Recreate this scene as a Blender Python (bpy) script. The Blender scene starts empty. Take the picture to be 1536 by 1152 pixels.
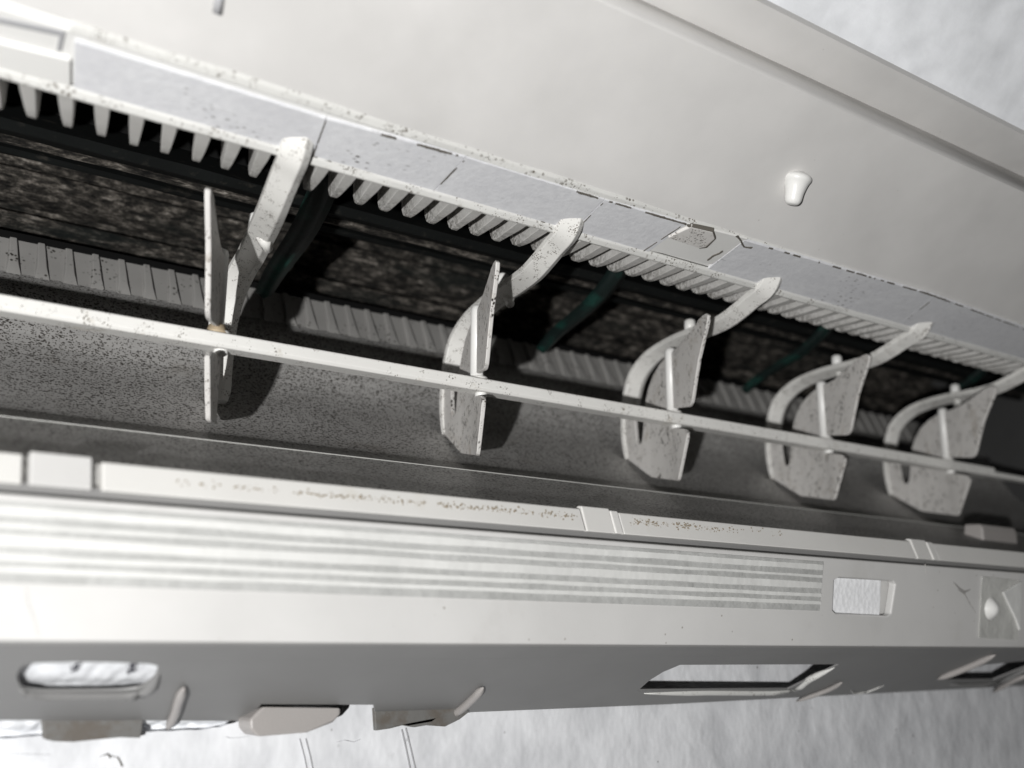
import bpy, bmesh, math, random
from mathutils import Vector, Matrix, noise
from mathutils.geometry import tessellate_polygon
random.seed(7)
rad = math.radians
sc = bpy.context.scene
C = sc.collection
sc.unit_settings.scale_length = 0.2          # one unit is 20 cm: the vanes are a good 4 cm tall

# ---------------------------------------------------------------- camera (X runs along the unit, Y into it, Z up its face)
F = 1600.0
ex = Vector((2312, -404, -F)).normalized()
ez = Vector((0, -ex.z, ex.y)).normalized()
ey = ez.cross(ex)
W = Matrix((ex, ey, ez))                      # camera vector -> world vector
cam = bpy.data.cameras.new('camera'); co = bpy.data.objects.new('camera', cam); C.objects.link(co)
co.matrix_world = W.to_4x4()
cam.sensor_width = 36; cam.lens = 36 * F / 1536
cam.clip_start = 0.02; cam.clip_end = 50
cam.dof.use_dof = True; cam.dof.focus_distance = 1.13; cam.dof.aperture_fstop = 2.7
sc.camera = co

# ---------------------------------------------------------------- light: one small hard flash low and left of the lens, weak room light
world = bpy.data.worlds.new('World'); sc.world = world; world.use_nodes = True
bg = world.node_tree.nodes['Background']; bg.inputs[0].default_value = (0.95, 0.97, 1, 1); bg.inputs[1].default_value = 0.006
fl = bpy.data.lights.new('flash', 'POINT'); fl.energy = 160; fl.shadow_soft_size = 0.014; fl.color = (1, 0.995, 0.985)
fo = bpy.data.objects.new('flash', fl); C.objects.link(fo)
fo.location = W @ Vector((-0.245, -0.055, 0.66))
sc.view_settings.view_transform = 'Standard'; sc.view_settings.look = 'None'
sc.view_settings.exposure = 0; sc.view_settings.gamma = 1

# ---------------------------------------------------------------- coordinates
def ray(px, py): return W @ Vector((px - 768, 576 - py, -F))
def P(r, ph): return (r * math.cos(rad(ph)), r * math.sin(rad(ph)))
def hit(px, py, A, B):
    """where the sight line of a photo point meets the long surface through A-B of the unit's cross-section"""
    q = ray(px, py); dy, dz = B[0] - A[0], B[1] - A[1]
    t = (A[0] * dz - A[1] * dy) / (q.y * dz - q.z * dy)
    return Vector((q.x * t, q.y * t, q.z * t))

# ---------------------------------------------------------------- materials
class NT:
    def __init__(s, name):
        s.m = bpy.data.materials.new(name); s.m.use_nodes = True; s.t = s.m.node_tree; s.n = s.t.nodes
        s.b = s.n['Principled BSDF']; s.tc = s.n.new('ShaderNodeTexCoord')
        g = s.n.new('ShaderNodeNewGeometry'); s.pos = g.outputs['Position']
    def L(s, a, b): s.t.links.new(a, b)
    def noise(s, scale, detail=4, rough=0.55, vec=None, stretch=None):
        k = s.n.new('ShaderNodeTexNoise'); k.inputs['Scale'].default_value = scale
        k.inputs['Detail'].default_value = detail; k.inputs['Roughness'].default_value = rough
        v = vec or s.pos
        if stretch:
            mp = s.n.new('ShaderNodeMapping'); mp.inputs['Scale'].default_value = stretch; s.L(v, mp.inputs[0]); v = mp.outputs[0]
        s.L(v, k.inputs['Vector']); return k.outputs['Fac']
    def vor(s, scale, stretch=None):
        k = s.n.new('ShaderNodeTexVoronoi'); k.inputs['Scale'].default_value = scale; v = s.pos
        if stretch:
            mp = s.n.new('ShaderNodeMapping'); mp.inputs['Scale'].default_value = stretch; s.L(v, mp.inputs[0]); v = mp.outputs[0]
        s.L(v, k.inputs['Vector']); return k.outputs['Distance']
    def ramp(s, fac, a, b, ca=0.0, cb=1.0):
        k = s.n.new('ShaderNodeMapRange'); k.inputs['From Min'].default_value = a; k.inputs['From Max'].default_value = b
        k.inputs['To Min'].default_value = ca; k.inputs['To Max'].default_value = cb; s.L(fac, k.inputs['Value']); return k.outputs[0]
    def math(s, op, a, b):
        k = s.n.new('ShaderNodeMath'); k.operation = op
        for i, v in enumerate((a, b)):
            if isinstance(v, (int, float)): k.inputs[i].default_value = v
            else: s.L(v, k.inputs[i])
        return k.outputs[0]
    def mix(s, fac, a, b):
        k = s.n.new('ShaderNodeMix'); k.data_type = 'RGBA'; s.L(fac, k.inputs[0])
        for i, v in ((6, a), (7, b)):
            if isinstance(v, tuple): k.inputs[i].default_value = (*v, 1)
            else: s.L(v, k.inputs[i])
        return k.outputs[2]
    def bump(s, h, strength, dist=0.002):
        k = s.n.new('ShaderNodeBump'); k.inputs['Strength'].default_value = strength; k.inputs['Distance'].default_value = dist
        s.L(h, k.inputs['Height']); s.L(k.outputs[0], s.b.inputs['Normal'])

def plastic(name, col, rough=0.42, mottle=0.05, bump=0.15, bscale=500, dirt=None, stain=None, spec=0.5, wave=0.0, bd=0.0006):
    """dirt=(scale, size, amount, colour, stretch); stain=(scale, threshold, strength, colour)"""
    t = NT(name); c2 = tuple(v * (1 - mottle * 2) for v in col)
    c = t.mix(t.ramp(t.noise(9, 5), 0.35, 0.7), col, c2)
    if stain:
        scl, th, st, sc_ = stain
        c = t.mix(t.ramp(t.noise(scl, 6, 0.65), th, th + 0.12, 0, st), c, sc_)
    if dirt:
        for (scl, size, amt, dc, stre) in dirt:
            d_ = t.ramp(t.vor(scl, stre), size * 0.55, size, 1, 0)
            m_ = t.ramp(t.noise(scl * 0.17, 4, 0.6), 1 - amt - 0.06, 1 - amt + 0.06)
            c = t.mix(t.math('MULTIPLY', d_, m_), c, dc)
    t.L(c, t.b.inputs['Base Color']); t.b.inputs['Roughness'].default_value = rough
    t.b.inputs['Specular IOR Level'].default_value = spec
    if bump: t.bump(t.math('ADD', t.noise(bscale, 3), t.math('MULTIPLY', t.noise(7, 3), wave)), bump, bd)
    return t.m

BRN = (0.09, 0.07, 0.05); BLK = (0.025, 0.022, 0.018); OCH = (0.33, 0.26, 0.15)
M = {}
M['panel'] = plastic('panel_plastic', (0.66, 0.648, 0.632), 0.5, 0.05, 0.12, dirt=[(45, 0.06, 0.42, (0.42, 0.40, 0.38), None)], stain=(2.2, 0.52, 0.3, (0.50, 0.49, 0.475)), wave=22)
M['white'] = plastic('white_plastic', (0.76, 0.755, 0.735), 0.35, 0.02, 0.1, stain=(14, 0.62, 0.3, (0.6, 0.57, 0.5)))
M['rim'] = plastic('rim_plastic', (0.68, 0.675, 0.65), 0.45, 0.04, 0.25, 260, dirt=[(210, 0.42, 0.40, BRN, None), (400, 0.42, 0.42, BRN, None)], stain=(40, 0.62, 0.6, (0.2, 0.17, 0.13)))
M['face'] = plastic('face_plastic', (0.61, 0.603, 0.59), 0.4, 0.04, 0.12, dirt=[(60, 0.08, 0.5, (0.3, 0.28, 0.25), None)], stain=(12, 0.58, 0.35, (0.5, 0.49, 0.47)))
M['lip'] = plastic('lip_plastic', (0.69, 0.68, 0.655), 0.34, 0.03, 0.1, stain=(11, 0.62, 0.4, (0.55, 0.5, 0.4)))
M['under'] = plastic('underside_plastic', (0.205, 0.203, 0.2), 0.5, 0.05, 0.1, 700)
M['clip'] = plastic('clip_plastic', (0.34, 0.32, 0.307), 0.4, 0.03, 0.3, 400)
M['rod'] = plastic('rod_plastic', (0.78, 0.77, 0.74), 0.38, 0.03, 0.15, 300, dirt=[(260, 0.3, 0.40, BRN, None), (420, 0.42, 0.40, BRN, None)], stain=(22, 0.60, 0.55, OCH))
M['strap'] = plastic('strap_plastic', (0.74, 0.73, 0.70), 0.36, 0.03, 0.15, 300, dirt=[(330, 0.36, 0.40, BRN, None), (480, 0.46, 0.44, BRN, None)], stain=(26, 0.64, 0.5, (0.25, 0.2, 0.15)))
M['blade'] = plastic('blade_plastic', (0.70, 0.68, 0.655), 0.45, 0.05, 0.15, 300, dirt=[(210, 0.36, 0.46, BLK, (1, 1, 0.55)), (90, 0.2, 0.4, BRN, None), (420, 0.42, 0.44, BRN, None)], stain=(34, 0.57, 0.5, (0.36, 0.31, 0.25)))
M['tooth'] = plastic('tooth_plastic', (0.60, 0.59, 0.565), 0.5, 0.04, 0.2, 300, dirt=[(260, 0.45, 0.5, BLK, None)], stain=(70, 0.52, 0.8, (0.16, 0.13, 0.10)))
M['sheet'] = plastic('air_guide_plastic', (0.42, 0.412, 0.40), 0.5, 0.08, 0.1, 300,
                     dirt=[(215, 0.40, 0.56, (0.05, 0.045, 0.04), (0.8, 1.2, 1.2)), (380, 0.44, 0.66, (0.07, 0.062, 0.055), None)], stain=(12, 0.6, 0.4, (0.17, 0.15, 0.12)))
M['ribs'] = plastic('lower_comb_plastic', (0.29, 0.283, 0.272), 0.5, 0.08, 0.1, 300, dirt=[(170, 0.35, 0.45, BLK, None)])
M['near_black'] = plastic('near_black_plastic', (0.008, 0.009, 0.0088), 0.8, 0.1, 0.5, 120, stain=(60, 0.58, 0.5, (0.05, 0.045, 0.038)), spec=0.08)  # near-black all over, with faint brown blotches
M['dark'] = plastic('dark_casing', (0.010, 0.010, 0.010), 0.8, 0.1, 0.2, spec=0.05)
M['endwall'] = plastic('end_wall_plastic', (0.05, 0.05, 0.05), 0.5, 0.1, 0.1)
def tooth_mat():
    t = NT('comb_plastic'); sx = t.n.new('ShaderNodeSeparateXYZ'); t.L(t.pos, sx.inputs[0])
    tip = t.ramp(sx.outputs['Y'], 0.835, 0.885, 0.12, 1.0); right = t.ramp(sx.outputs['X'], 0.22, 0.40, 0.1, 1.0)
    m_ = t.ramp(t.noise(150, 6, 0.7), 0.44, 0.6); d2 = t.ramp(t.vor(260), 0.2, 0.42, 1, 0)
    base = t.mix(t.ramp(t.noise(30, 4), 0.3, 0.7), (0.66, 0.65, 0.63), (0.58, 0.57, 0.545))
    f = t.math('MULTIPLY', t.math('MULTIPLY', tip, right), t.math('MAXIMUM', t.math('MULTIPLY', m_, 0.8), d2))
    c = t.mix(f, base, (0.06, 0.05, 0.04))
    t.L(c, t.b.inputs['Base Color']); t.b.inputs['Roughness'].default_value = 0.5; t.bump(t.noise(300, 3), 0.2, 0.0006); return t.m
M['teeth'] = tooth_mat()
def foam():
    t = NT('felt_pad'); n = t.noise(120, 8, 0.7); n2 = t.noise(14, 4)
    c = t.mix(t.ramp(n, 0.3, 0.7), (0.62, 0.625, 0.645), (0.74, 0.742, 0.757))
    c = t.mix(t.ramp(n2, 0.4, 0.75, 0, 0.5), c, (0.58, 0.58, 0.605))
    d_ = t.ramp(t.vor(170, (0.6, 1, 1)), 0.12, 0.3, 1, 0); m_ = t.ramp(t.noise(9, 5, 0.6), 0.52, 0.68)
    c = t.mix(t.math('MULTIPLY', d_, m_), c, (0.1, 0.09, 0.08))
    t.L(c, t.b.inputs['Base Color']); t.b.inputs['Roughness'].default_value = 0.95; t.b.inputs['Specular IOR Level'].default_value = 0.1
    t.bump(n, 0.6, 0.0012); return t.m
M['foam'] = foam()
def grime():
    t = NT('dusty_fan'); n = t.noise(105, 12, 0.8, stretch=(0.4, 1.1, 1.1)); n2 = t.noise(8, 8, 0.7, stretch=(0.5, 2.5, 2.5))
    k = t.n.new('ShaderNodeValToRGB'); e = k.color_ramp.elements
    e[0].position = 0.40; e[0].color = (0.004, 0.004, 0.004, 1); e[1].position = 0.72; e[1].color = (0.80, 0.75, 0.68, 1)
    x = e.new(0.5); x.color = (0.040, 0.036, 0.031, 1); x = e.new(0.58); x.color = (0.17, 0.152, 0.132, 1)
    t.L(n, k.inputs[0])
    c = t.mix(t.ramp(n2, 0.53, 0.66, 0, 0.85), k.outputs[0], (0.006, 0.009, 0.0085))
    t.L(c, t.b.inputs['Base Color']); t.b.inputs['Roughness'].default_value = 0.85; t.b.inputs['Specular IOR Level'].default_value = 0.2
    t.bump(n, 1.0, 0.006); return t.m
M['grime'] = grime()
def green():
    t = NT('dark_green'); n = t.noise(26, 5, 0.6)
    c = t.mix(t.ramp(n, 0.5, 0.72), (0.002, 0.008, 0.007), (0.005, 0.045, 0.034))
    t.L(c, t.b.inputs['Base Color']); t.b.inputs['Roughness'].default_value = 0.5; t.bump(t.noise(120, 4), 0.4, 0.002); return t.m
M['green'] = green()
def bag(name, col, rough, scale):
    t = NT(name); n = t.noise(scale, 6, 0.6)
    c = t.mix(t.ramp(n, 0.35, 0.7), col, tuple(v * 0.86 for v in col))
    t.L(c, t.b.inputs['Base Color']); t.b.inputs['Roughness'].default_value = rough
    t.bump(n, 0.2, 0.004); return t.m
M['bag'] = bag('plastic_sheeting', (0.90, 0.915, 0.94), 0.33, 24)
def wallm():
    t = NT('painted_wall'); a = t.noise(20, 3, 0.5, stretch=(1, 1, 0.8)); b = t.noise(60, 6, 0.6)
    c = t.mix(t.ramp(a, 0.36, 0.6), (0.60, 0.607, 0.625), (0.71, 0.717, 0.735))
    c = t.mix(t.ramp(t.noise(34, 7, 0.62), 0.64, 0.76, 0, 0.3), c, (0.34, 0.34, 0.34))
    d_ = t.ramp(t.vor(60), 0.05, 0.13, 1, 0); m_ = t.ramp(t.noise(11, 4), 0.55, 0.65)
    c = t.mix(t.math('MULTIPLY', d_, m_), c, (0.12, 0.11, 0.1))
    t.L(c, t.b.inputs['Base Color']); t.b.inputs['Roughness'].default_value = 0.4
    t.bump(t.math('ADD', a, t.math('MULTIPLY', b, 0.03)), 0.36, 0.016); return t.m
M['wall'] = wallm()
def film():
    t = NT('ribbed_film'); n = t.noise(18, 5, 0.6, stretch=(0.35, 1, 1))
    c = t.mix(t.ramp(n, 0.35, 0.7), (0.40, 0.402, 0.39), (0.50, 0.502, 0.49))
    t.L(c, t.b.inputs['Base Color']); t.b.inputs['Roughness'].default_value = 0.3; t.b.inputs['Specular IOR Level'].default_value = 1.0; t.bump(t.noise(26, 4, stretch=(0.7, 1, 1)), 1.0, 0.006); return t.m
M['film'] = film()
M['ridge'] = plastic('ribbed_film_ridge', (0.72, 0.72, 0.70), 0.3, 0.05, 0.5, 22, spec=1.0, bd=0.005)
def poly():
    t = NT('polystyrene'); v = t.vor(150)
    t.b.inputs['Base Color'].default_value = (0.92, 0.925, 0.94, 1); t.b.inputs['Roughness'].default_value = 0.4
    t.bump(v, 0.16, 0.004); return t.m
M['poly'] = poly()
def clear():
    t = NT('clear_tape'); t.b.inputs['Base Color'].default_value = (0.72, 0.72, 0.69, 1); t.b.inputs['Roughness'].default_value = 0.12
    t.b.inputs['Alpha'].default_value = 0.42; t.bump(t.noise(30, 4), 0.5, 0.01); return t.m
M['clear'] = clear()
def flat(name, c, r=0.7):
    t = NT(name); t.b.inputs['Base Color'].default_value = (*c, 1); t.b.inputs['Roughness'].default_value = r; return t.m
M['mould'] = flat('dark_grime', (0.11, 0.10, 0.085), 0.9)
M['line'] = flat('hairline_dark', (0.36, 0.36, 0.37), 0.9)
M['ink'] = flat('printing_ink', (0.012, 0.012, 0.022), 0.6)
M['crease'] = flat('crease_edge', (0.42, 0.42, 0.40), 0.4)

# ---------------------------------------------------------------- building helpers
def obj(name, verts, faces, mat, parent=None, smooth=False, bevel=0.0, seg=2, stuff=False, label=None):
    me = bpy.data.meshes.new(name); me.from_pydata([tuple(v) for v in verts], [], faces); me.materials.append(M[mat])
    bm = bmesh.new(); bm.from_mesh(me); bmesh.ops.recalc_face_normals(bm, faces=bm.faces); bm.to_mesh(me); bm.free()
    o = bpy.data.objects.new(name, me); C.objects.link(o)
    if parent: o.parent = parent
    if smooth:
        for p in me.polygons: p.use_smooth = True
    if bevel:
        b = o.modifiers.new('bevel', 'BEVEL'); b.width = bevel; b.segments = seg; b.limit_method = 'ANGLE'; b.angle_limit = rad(28)
        if not smooth:
            for p in me.polygons: p.use_smooth = True
            b.harden_normals = True
    if stuff: o['kind'] = 'stuff'
    if label: o['label'] = label
    return o
def thing(name, label, cat, kind=None, group=None):
    o = bpy.data.objects.new(name, None); C.objects.link(o)
    if kind: o['kind'] = kind
    else: o['label'] = label; o['category'] = cat
    if group: o['group'] = group
    return o
def tag(o, label, cat): o['label'] = label; o['category'] = cat; return o
def copy_part(src, parent, dx=0.0):
    c = src.copy(); C.objects.link(c); c.parent = parent; c.location.x += dx; return c

def extrude(name, prof, x0, x1, mat, parent=None, bevel=0.0, nx=1, wob=0.0, **k):
    """closed (Y,Z) profile run along X"""
    n = len(prof); vs = []; fs = []
    for i in range(nx + 1):
        x = x0 + (x1 - x0) * i / nx
        for j, (y, z) in enumerate(prof):
            w = wob * (noise.noise(Vector((x * 14, j * 3.1, y * 5))) if wob else 0)
            vs.append((x, y + w, z + w))
    for i in range(nx):
        for j in range(n):
            a = i * n + j; b = i * n + (j + 1) % n
            fs.append((a, b, b + n, a + n))
    fs.append(tuple(range(n))); fs.append(tuple(range(nx * n + n - 1, nx * n - 1, -1)))
    return obj(name, vs, fs, mat, parent, bevel=bevel, **k)

def shell(line, t):
    """closed profile: a polyline (Y,Z) thickened away from the camera by t"""
    n = len(line); back = []
    for i, (y, z) in enumerate(line):
        a = line[max(i - 1, 0)]; b = line[min(i + 1, n - 1)]
        dy, dz = b[0] - a[0], b[1] - a[1]; l = math.hypot(dy, dz)
        ny, nz = -dz / l, dy / l
        if ny * y + nz * z < 0: ny, nz = -ny, -nz
        back.append((y + ny * t, z + nz * t))
    return list(line) + back[::-1]

def plate(name, outer, holes, fmap, t, mat, parent=None, bevel=0.0, **k):
    """2D outline with holes mapped by fmap(u,v,depth) and given thickness t"""
    loops = [outer] + holes
    tri = tessellate_polygon([[Vector((a, b, 0)) for a, b in lp] for lp in loops])
    pts = [p for lp in loops for p in lp]; n = len(pts)
    vs = [fmap(a, b, 0) for a, b in pts] + [fmap(a, b, t) for a, b in pts]
    fs = [tuple(f) for f in tri] + [tuple(i + n for i in reversed(f)) for f in tri]
    s = 0
    for lp in loops:
        m = len(lp)
        for i in range(m):
            a, b = s + i, s + (i + 1) % m
            fs.append((a, b, b + n, a + n))
        s += m
    return obj(name, vs, fs, mat, parent, bevel=bevel, **k)

def tube(name, pts, r, mat, parent=None, seg=12, caps=True, radii=None, **k):
    vs = []; fs = []; n = len(pts); pts = [Vector(p) for p in pts]
    for i, p in enumerate(pts):
        d = (pts[min(i + 1, n - 1)] - pts[max(i - 1, 0)]).normalized()
        a = d.orthogonal().normalized(); b = d.cross(a)
        rr = radii[i] if radii else r
        for j in range(seg):
            th = 2 * math.pi * j / seg
            vs.append(p + (a * math.cos(th) + b * math.sin(th)) * rr)
    for i in range(n - 1):
        for j in range(seg):
            a_ = i * seg + j; b_ = i * seg + (j + 1) % seg
            fs.append((a_, b_, b_ + seg, a_ + seg))
    if caps: fs.append(tuple(range(seg))); fs.append(tuple(range((n - 1) * seg + seg - 1, (n - 1) * seg - 1, -1)))
    return obj(name, vs, fs, mat, parent, smooth=True, **k)

def box(name, x0, x1, y0, y1, z0, z1, mat, parent=None, bevel=0.001, **k):
    return extrude(name, [(y0, z0), (y1, z0), (y1, z1), (y0, z1)], x0, x1, mat, parent, bevel=bevel, **k)

def chain(pts, n=6):
    """smooth a polyline with Catmull-Rom"""
    out = []; m = len(pts)
    for i in range(m - 1):
        p0, p1, p2, p3 = pts[max(i - 1, 0)], pts[i], pts[i + 1], pts[min(i + 2, m - 1)]
        for j in range(n):
            t = j / n
            out.append(tuple(0.5 * (2 * b + (c - a) * t + (2 * a - 5 * b + 4 * c - d) * t * t + (-a + 3 * b - 3 * c + d) * t ** 3) for a, b, c, d in zip(p0, p1, p2, p3)))
    out.append(tuple(pts[-1])); return out

XL, XR = -0.45, 2.15
AC = thing('air_conditioner', 'opened wall air conditioner with the flap off, showing dirty vanes, fan and air outlet', 'air conditioner')

# ================================================================ SETTING: wall
WY = 0.970
wall = None
def build_wall():
    global wall
    top = []
    for px, py in [(-300, 1118), (0, 1108), (40, 1106), (62, 1103), (70, 1110), (120, 1109), (160, 1104), (205, 1106), (216, 1098), (260, 1097), (300, 1094), (330, 1091), (352, 1084)]:
        q = hit(px, py, (WY, 0), (WY, -1)); top.append((q.x, q.z))
    rag = []
    for (a, b) in zip(top, top[1:]):
        n = max(2, int((b[0] - a[0]) / 0.006))
        for i in range(n):
            t = i / n; rag.append((a[0] + (b[0] - a[0]) * t, a[1] + (b[1] - a[1]) * t + 0.0016 * noise.noise(Vector((a[0] * 300 + i * 3.3, 0, 0)))))
    rag.append(top[-1])
    outer = rag + [(0.47, -0.03), (0.52, 0.03), (3.2, 0.03), (3.2, -0.7), (-0.9, -0.7), (-0.9, rag[0][1])]
    wall = plate('wall', outer, [], lambda u, v, t: (u, WY + t, v), 0.008, 'wall'); wall['kind'] = 'structure'
    def hair(pts, w, nm='crack', mt='line'):
        vs = []; fs = []
        for i, (px, py) in enumerate(pts):
            q = hit(px, py, (WY, 0), (WY, -1))
            vs += [(q.x - w, WY - 0.0012, q.z), (q.x + w, WY - 0.0012, q.z + w * 0.3), (q.x + w, WY + 0.001, q.z + w * 0.3), (q.x - w, WY + 0.001, q.z)]
        for i in range(len(pts) - 1):
            for j in range(4):
                a = i * 4 + j; b = i * 4 + (j + 1) % 4; fs.append((a, b, b + 4, a + 4))
        obj(nm, vs, fs, mt, wall)
    hair([(602, 1094), (609, 1125), (616, 1160), (622, 1190)], 0.0006); hair([(608, 1092), (616, 1125), (624, 1160), (630, 1190)], 0.0006)
    hair([(449, 1108), (456, 1135), (463, 1170)], 0.0003); hair([(458, 1108), (465, 1135), (472, 1170)], 0.0004)
    hair([(338, 1105), (345, 1107), (360, 1106), (374, 1104)], 0.0003); hair([(505, 1113), (515, 1110), (530, 1113), (540, 1109)], 0.0003)
    hair([(0, 1130), (35, 1131), (75, 1132)], 0.0003)
    # little dried speck of dirt
    for pts in ([(150, 1135), (158, 1131), (166, 1134), (176, 1136)], [(156, 1134), (161, 1130), (165, 1137)], [(176, 1136), (180, 1143), (183, 1150)]):
        hair(pts, 0.0005, 'dirt_fibre', 'mould')
build_wall()

# ================================================================ plastic sheeting
def crinkle(name, corner, du, dv, nu, nv, amp, freq, mat, label):
    vs = []; fs = []; corner, du, dv = Vector(corner), Vector(du), Vector(dv); nn = du.cross(dv).normalized()
    for i in range(nu + 1):
        for j in range(nv + 1):
            p = corner + du * (i / nu) + dv * (j / nv)
            q = p * freq
            h = amp * (1 - 2 * abs(noise.noise(q))) + amp * 0.6 * (1 - 2 * abs(noise.noise(q * 2.3 + Vector((3, 1, 7)))))
            vs.append(p + nn * h)
    for i in range(nu):
        for j in range(nv):
            a = i * (nv + 1) + j; fs.append((a, a + 1, a + nv + 2, a + nv + 1))
    o = obj(name, vs, fs, mat, smooth=True)
    s = o.modifiers.new('thickness', 'SOLIDIFY'); s.thickness = 0.0015
    return tag(o, label, 'plastic sheet')
def low_sheet():
    path = [(0.84, 0.006), (0.875, -0.012), (0.905, -0.022), (0.935, -0.034), (0.955, -0.046), (0.970, -0.056), (0.984, -0.064), (0.988, -0.1)]
    path = chain(path, 5); vs = []; fs = []; nx = 170; m = len(path)
    for i in range(nx + 1):
        x = -0.12 + 0.50 * i / nx
        for j, (y, z) in enumerate(path):
            q = Vector((x, y, z)) * 30; q.x *= 1.3
            h = 0.0022 * (1 - 2 * abs(noise.noise(q))) + 0.002 * (1 - 2 * abs(noise.noise(q * 2.3 + Vector((3, 1, 7)))))
            vs.append((x, y - h * .6, z - h * .7))
    for i in range(nx):
        for j in range(m - 1):
            a = i * m + j; fs.append((a, a + 1, a + m + 1, a + m))
    o = obj('plastic_sheet', vs, fs, 'bag', smooth=True)
    md = o.modifiers.new('thickness', 'SOLIDIFY'); md.thickness = 0.0008
    return tag(o, 'crumpled white plastic sheet with dark dotted printing showing through the slot at bottom left', 'plastic sheet')
lowbag = low_sheet()
topbag = crinkle('plastic_sheet', (0.1, 0.86, 0.71), (2.8, -0.40, -0.22), (0, -0.46, 0.46), 220, 70, 0.005, 9, 'bag', 'blurred white plastic sheet hanging beyond the upper right edge of the front panel')
def prints():
    for cx, cy in ((111, 1003), (196, 1002)):
        vs = []; fs = []
        for k in range(26):
            px = cx + random.choice((-5.5, -3.5, -1, 1.5, 4)) + random.uniform(-.4, .4); py = cy + random.choice((-6, -4, -2, 0, 2, 4, 6)) - (px - cx) * 0.4
            q = hit(px, py, (0.8745, -0.0160), (0.905, -0.0270)); w = 0.00055; s = len(vs)
            for a, b in ((-w, -w), (w, -w), (w, w), (-w, w)):
                vs.append((q.x + a, q.y - 0.003, q.z + b))
            for a, b in ((-w, -w), (w, -w), (w, w), (-w, w)):
                vs.append((q.x + a, q.y - 0.002, q.z + b))
            fs += [(s, s + 1, s + 2, s + 3), (s + 4, s + 5, s + 6, s + 7)] + [(s + i, s + (i + 1) % 4, s + 4 + (i + 1) % 4, s + 4 + i) for i in range(4)]
        obj('print_mark', vs, fs, 'ink', lowbag)
prints()

# ================================================================ FRONT PANEL (upper part of the picture)
pl = chain([(0.741, 0.4425), (0.728, 0.451), (0.70, 0.472), (0.655, 0.505), (0.616, 0.5322), (0.6075, 0.5379)], 4)
panel = extrude('front_panel', shell(pl, 0.012), XL, XR, 'panel', AC, bevel=0.0015)
cov = [(0.6075, 0.5379), P(0.836, 42.05), P(0.856, 42.55)]
extrude('panel_groove', shell(cov, 0.006), XL, XR, 'panel', AC, smooth=True)
bo = [P(0.856, 42.55), P(0.849, 43.2), P(0.838, 44.4), P(0.831, 45.45), P(0.838, 45.75)]
border = extrude('panel_border', shell(bo, 0.010), XL, XR, 'panel', AC, bevel=0.001)
# peg
def peg():
    q = hit(1194, 269, (0.70, 0.472), (0.655, 0.505)); vs = []; fs = []
    prof = chain([(-0.006, 0.003), (-0.001, 0.0135), (0.0035, 0.0158), (0.009, 0.0130), (0.018, 0.0102), (0.026, 0.0090), (0.0300, 0.0066), (0.0312, 0.003), (0.0314, 0.0)], 3)
    up = Vector((0.0, 0.30, -0.95)).normalized(); a = up.orthogonal().normalized(); b = up.cross(a)
    for h, r in prof:
        for j in range(20):
            th = 2 * math.pi * j / 20
            vs.append(Vector((q.x, q.y - 0.002, q.z + 0.003)) + up * h + (a * math.cos(th) + b * math.sin(th)) * r)
    for i in range(len(prof) - 1):
        for j in range(20):
            fs.append((i * 20 + j, i * 20 + (j + 1) % 20, (i + 1) * 20 + (j + 1) % 20, (i + 1) * 20 + j))
    obj('peg', vs, fs, 'white', panel, smooth=True)
peg()
# narrow slot mark near the top edge
q0 = hit(325, 20, (0.70, 0.472), (0.655, 0.505)); q1 = hit(330, -14, (0.70, 0.472), (0.655, 0.505))
tube('slot', [q0 + Vector((0, -.001, 0)), q0.lerp(q1, .5) + Vector((0, -.001, 0)), q1], 0.0035, 'line', panel)

# ================================================================ UPPER OUTLET WALL: rim, felt pads, comb
SA, SB = (0.803, 0.4272), (0.748, 0.4385)        # underside strip of the outlet
upper = extrude('upper_outlet_wall', [SA, SB, (0.735, 0.452), (0.74, 0.470), (0.80, 0.470), (0.808, 0.436)], XL, XR, 'white', AC, bevel=0.001)
extrude('panel_edge', [(0.7475, 0.4368), (0.7405, 0.4405), (0.739, 0.446), (0.747, 0.446)], hit(100, 48, SA, SB).x, XR, 'rim', AC, bevel=0.0018, nx=120, wob=0.0012)
extrude('outlet_rim', [(0.8025, 0.4260), (0.8035, 0.4225), (0.8085, 0.4190), (0.812, 0.4195), (0.814, 0.426), (0.805, 0.4285)], XL, XR, 'rim', AC, bevel=0.0014, nx=160, wob=0.001)
def felt(name, px, gap=0.0008, label=None):
    """quadrilateral pad glued on the strip; px = four photo points (top left, top right, bottom right, bottom left)"""
    pts = [hit(a, b, SA, SB) for a, b in px]
    L_ = math.hypot(SB[0] - SA[0], SB[1] - SA[1]); dy, dz = (SB[0] - SA[0]) / L_, (SB[1] - SA[1]) / L_
    def uv(p): return (p.x, (p.y - SA[0]) * dy + (p.z - SA[1]) * dz)
    cs = [uv(p) for p in pts]; out = []
    for (a, b) in zip(cs, cs[1:] + cs[:1]):
        n = max(2, int(math.hypot(b[0] - a[0], b[1] - a[1]) / 0.006))
        for i in range(n):
            t = i / n; out.append((a[0] + (b[0] - a[0]) * t, a[1] + (b[1] - a[1]) * t + 0.0005 * noise.noise(Vector((a[0] * 90 + i * 2.7, b[1] * 50, 1)))))
    return plate(name, out, [], lambda u, v, t: (u, SA[0] + dy * v - dz * 0 , SA[1] + dz * v - t), -0.0, 'foam', AC) if False else \
        plate(name, out, [], lambda u, v, t: (u, SA[0] + dy * v + dz * t, SA[1] + dz * v - abs(dy) * t), 0.0028, 'foam', AC)
def lin(pts):
    def f(x):
        for (a, b) in zip(pts, pts[1:]):
            if x <= b[0]: break
        return a[1] + (b[1] - a[1]) * (x - a[0]) / (b[0] - a[0])
    return f
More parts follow.
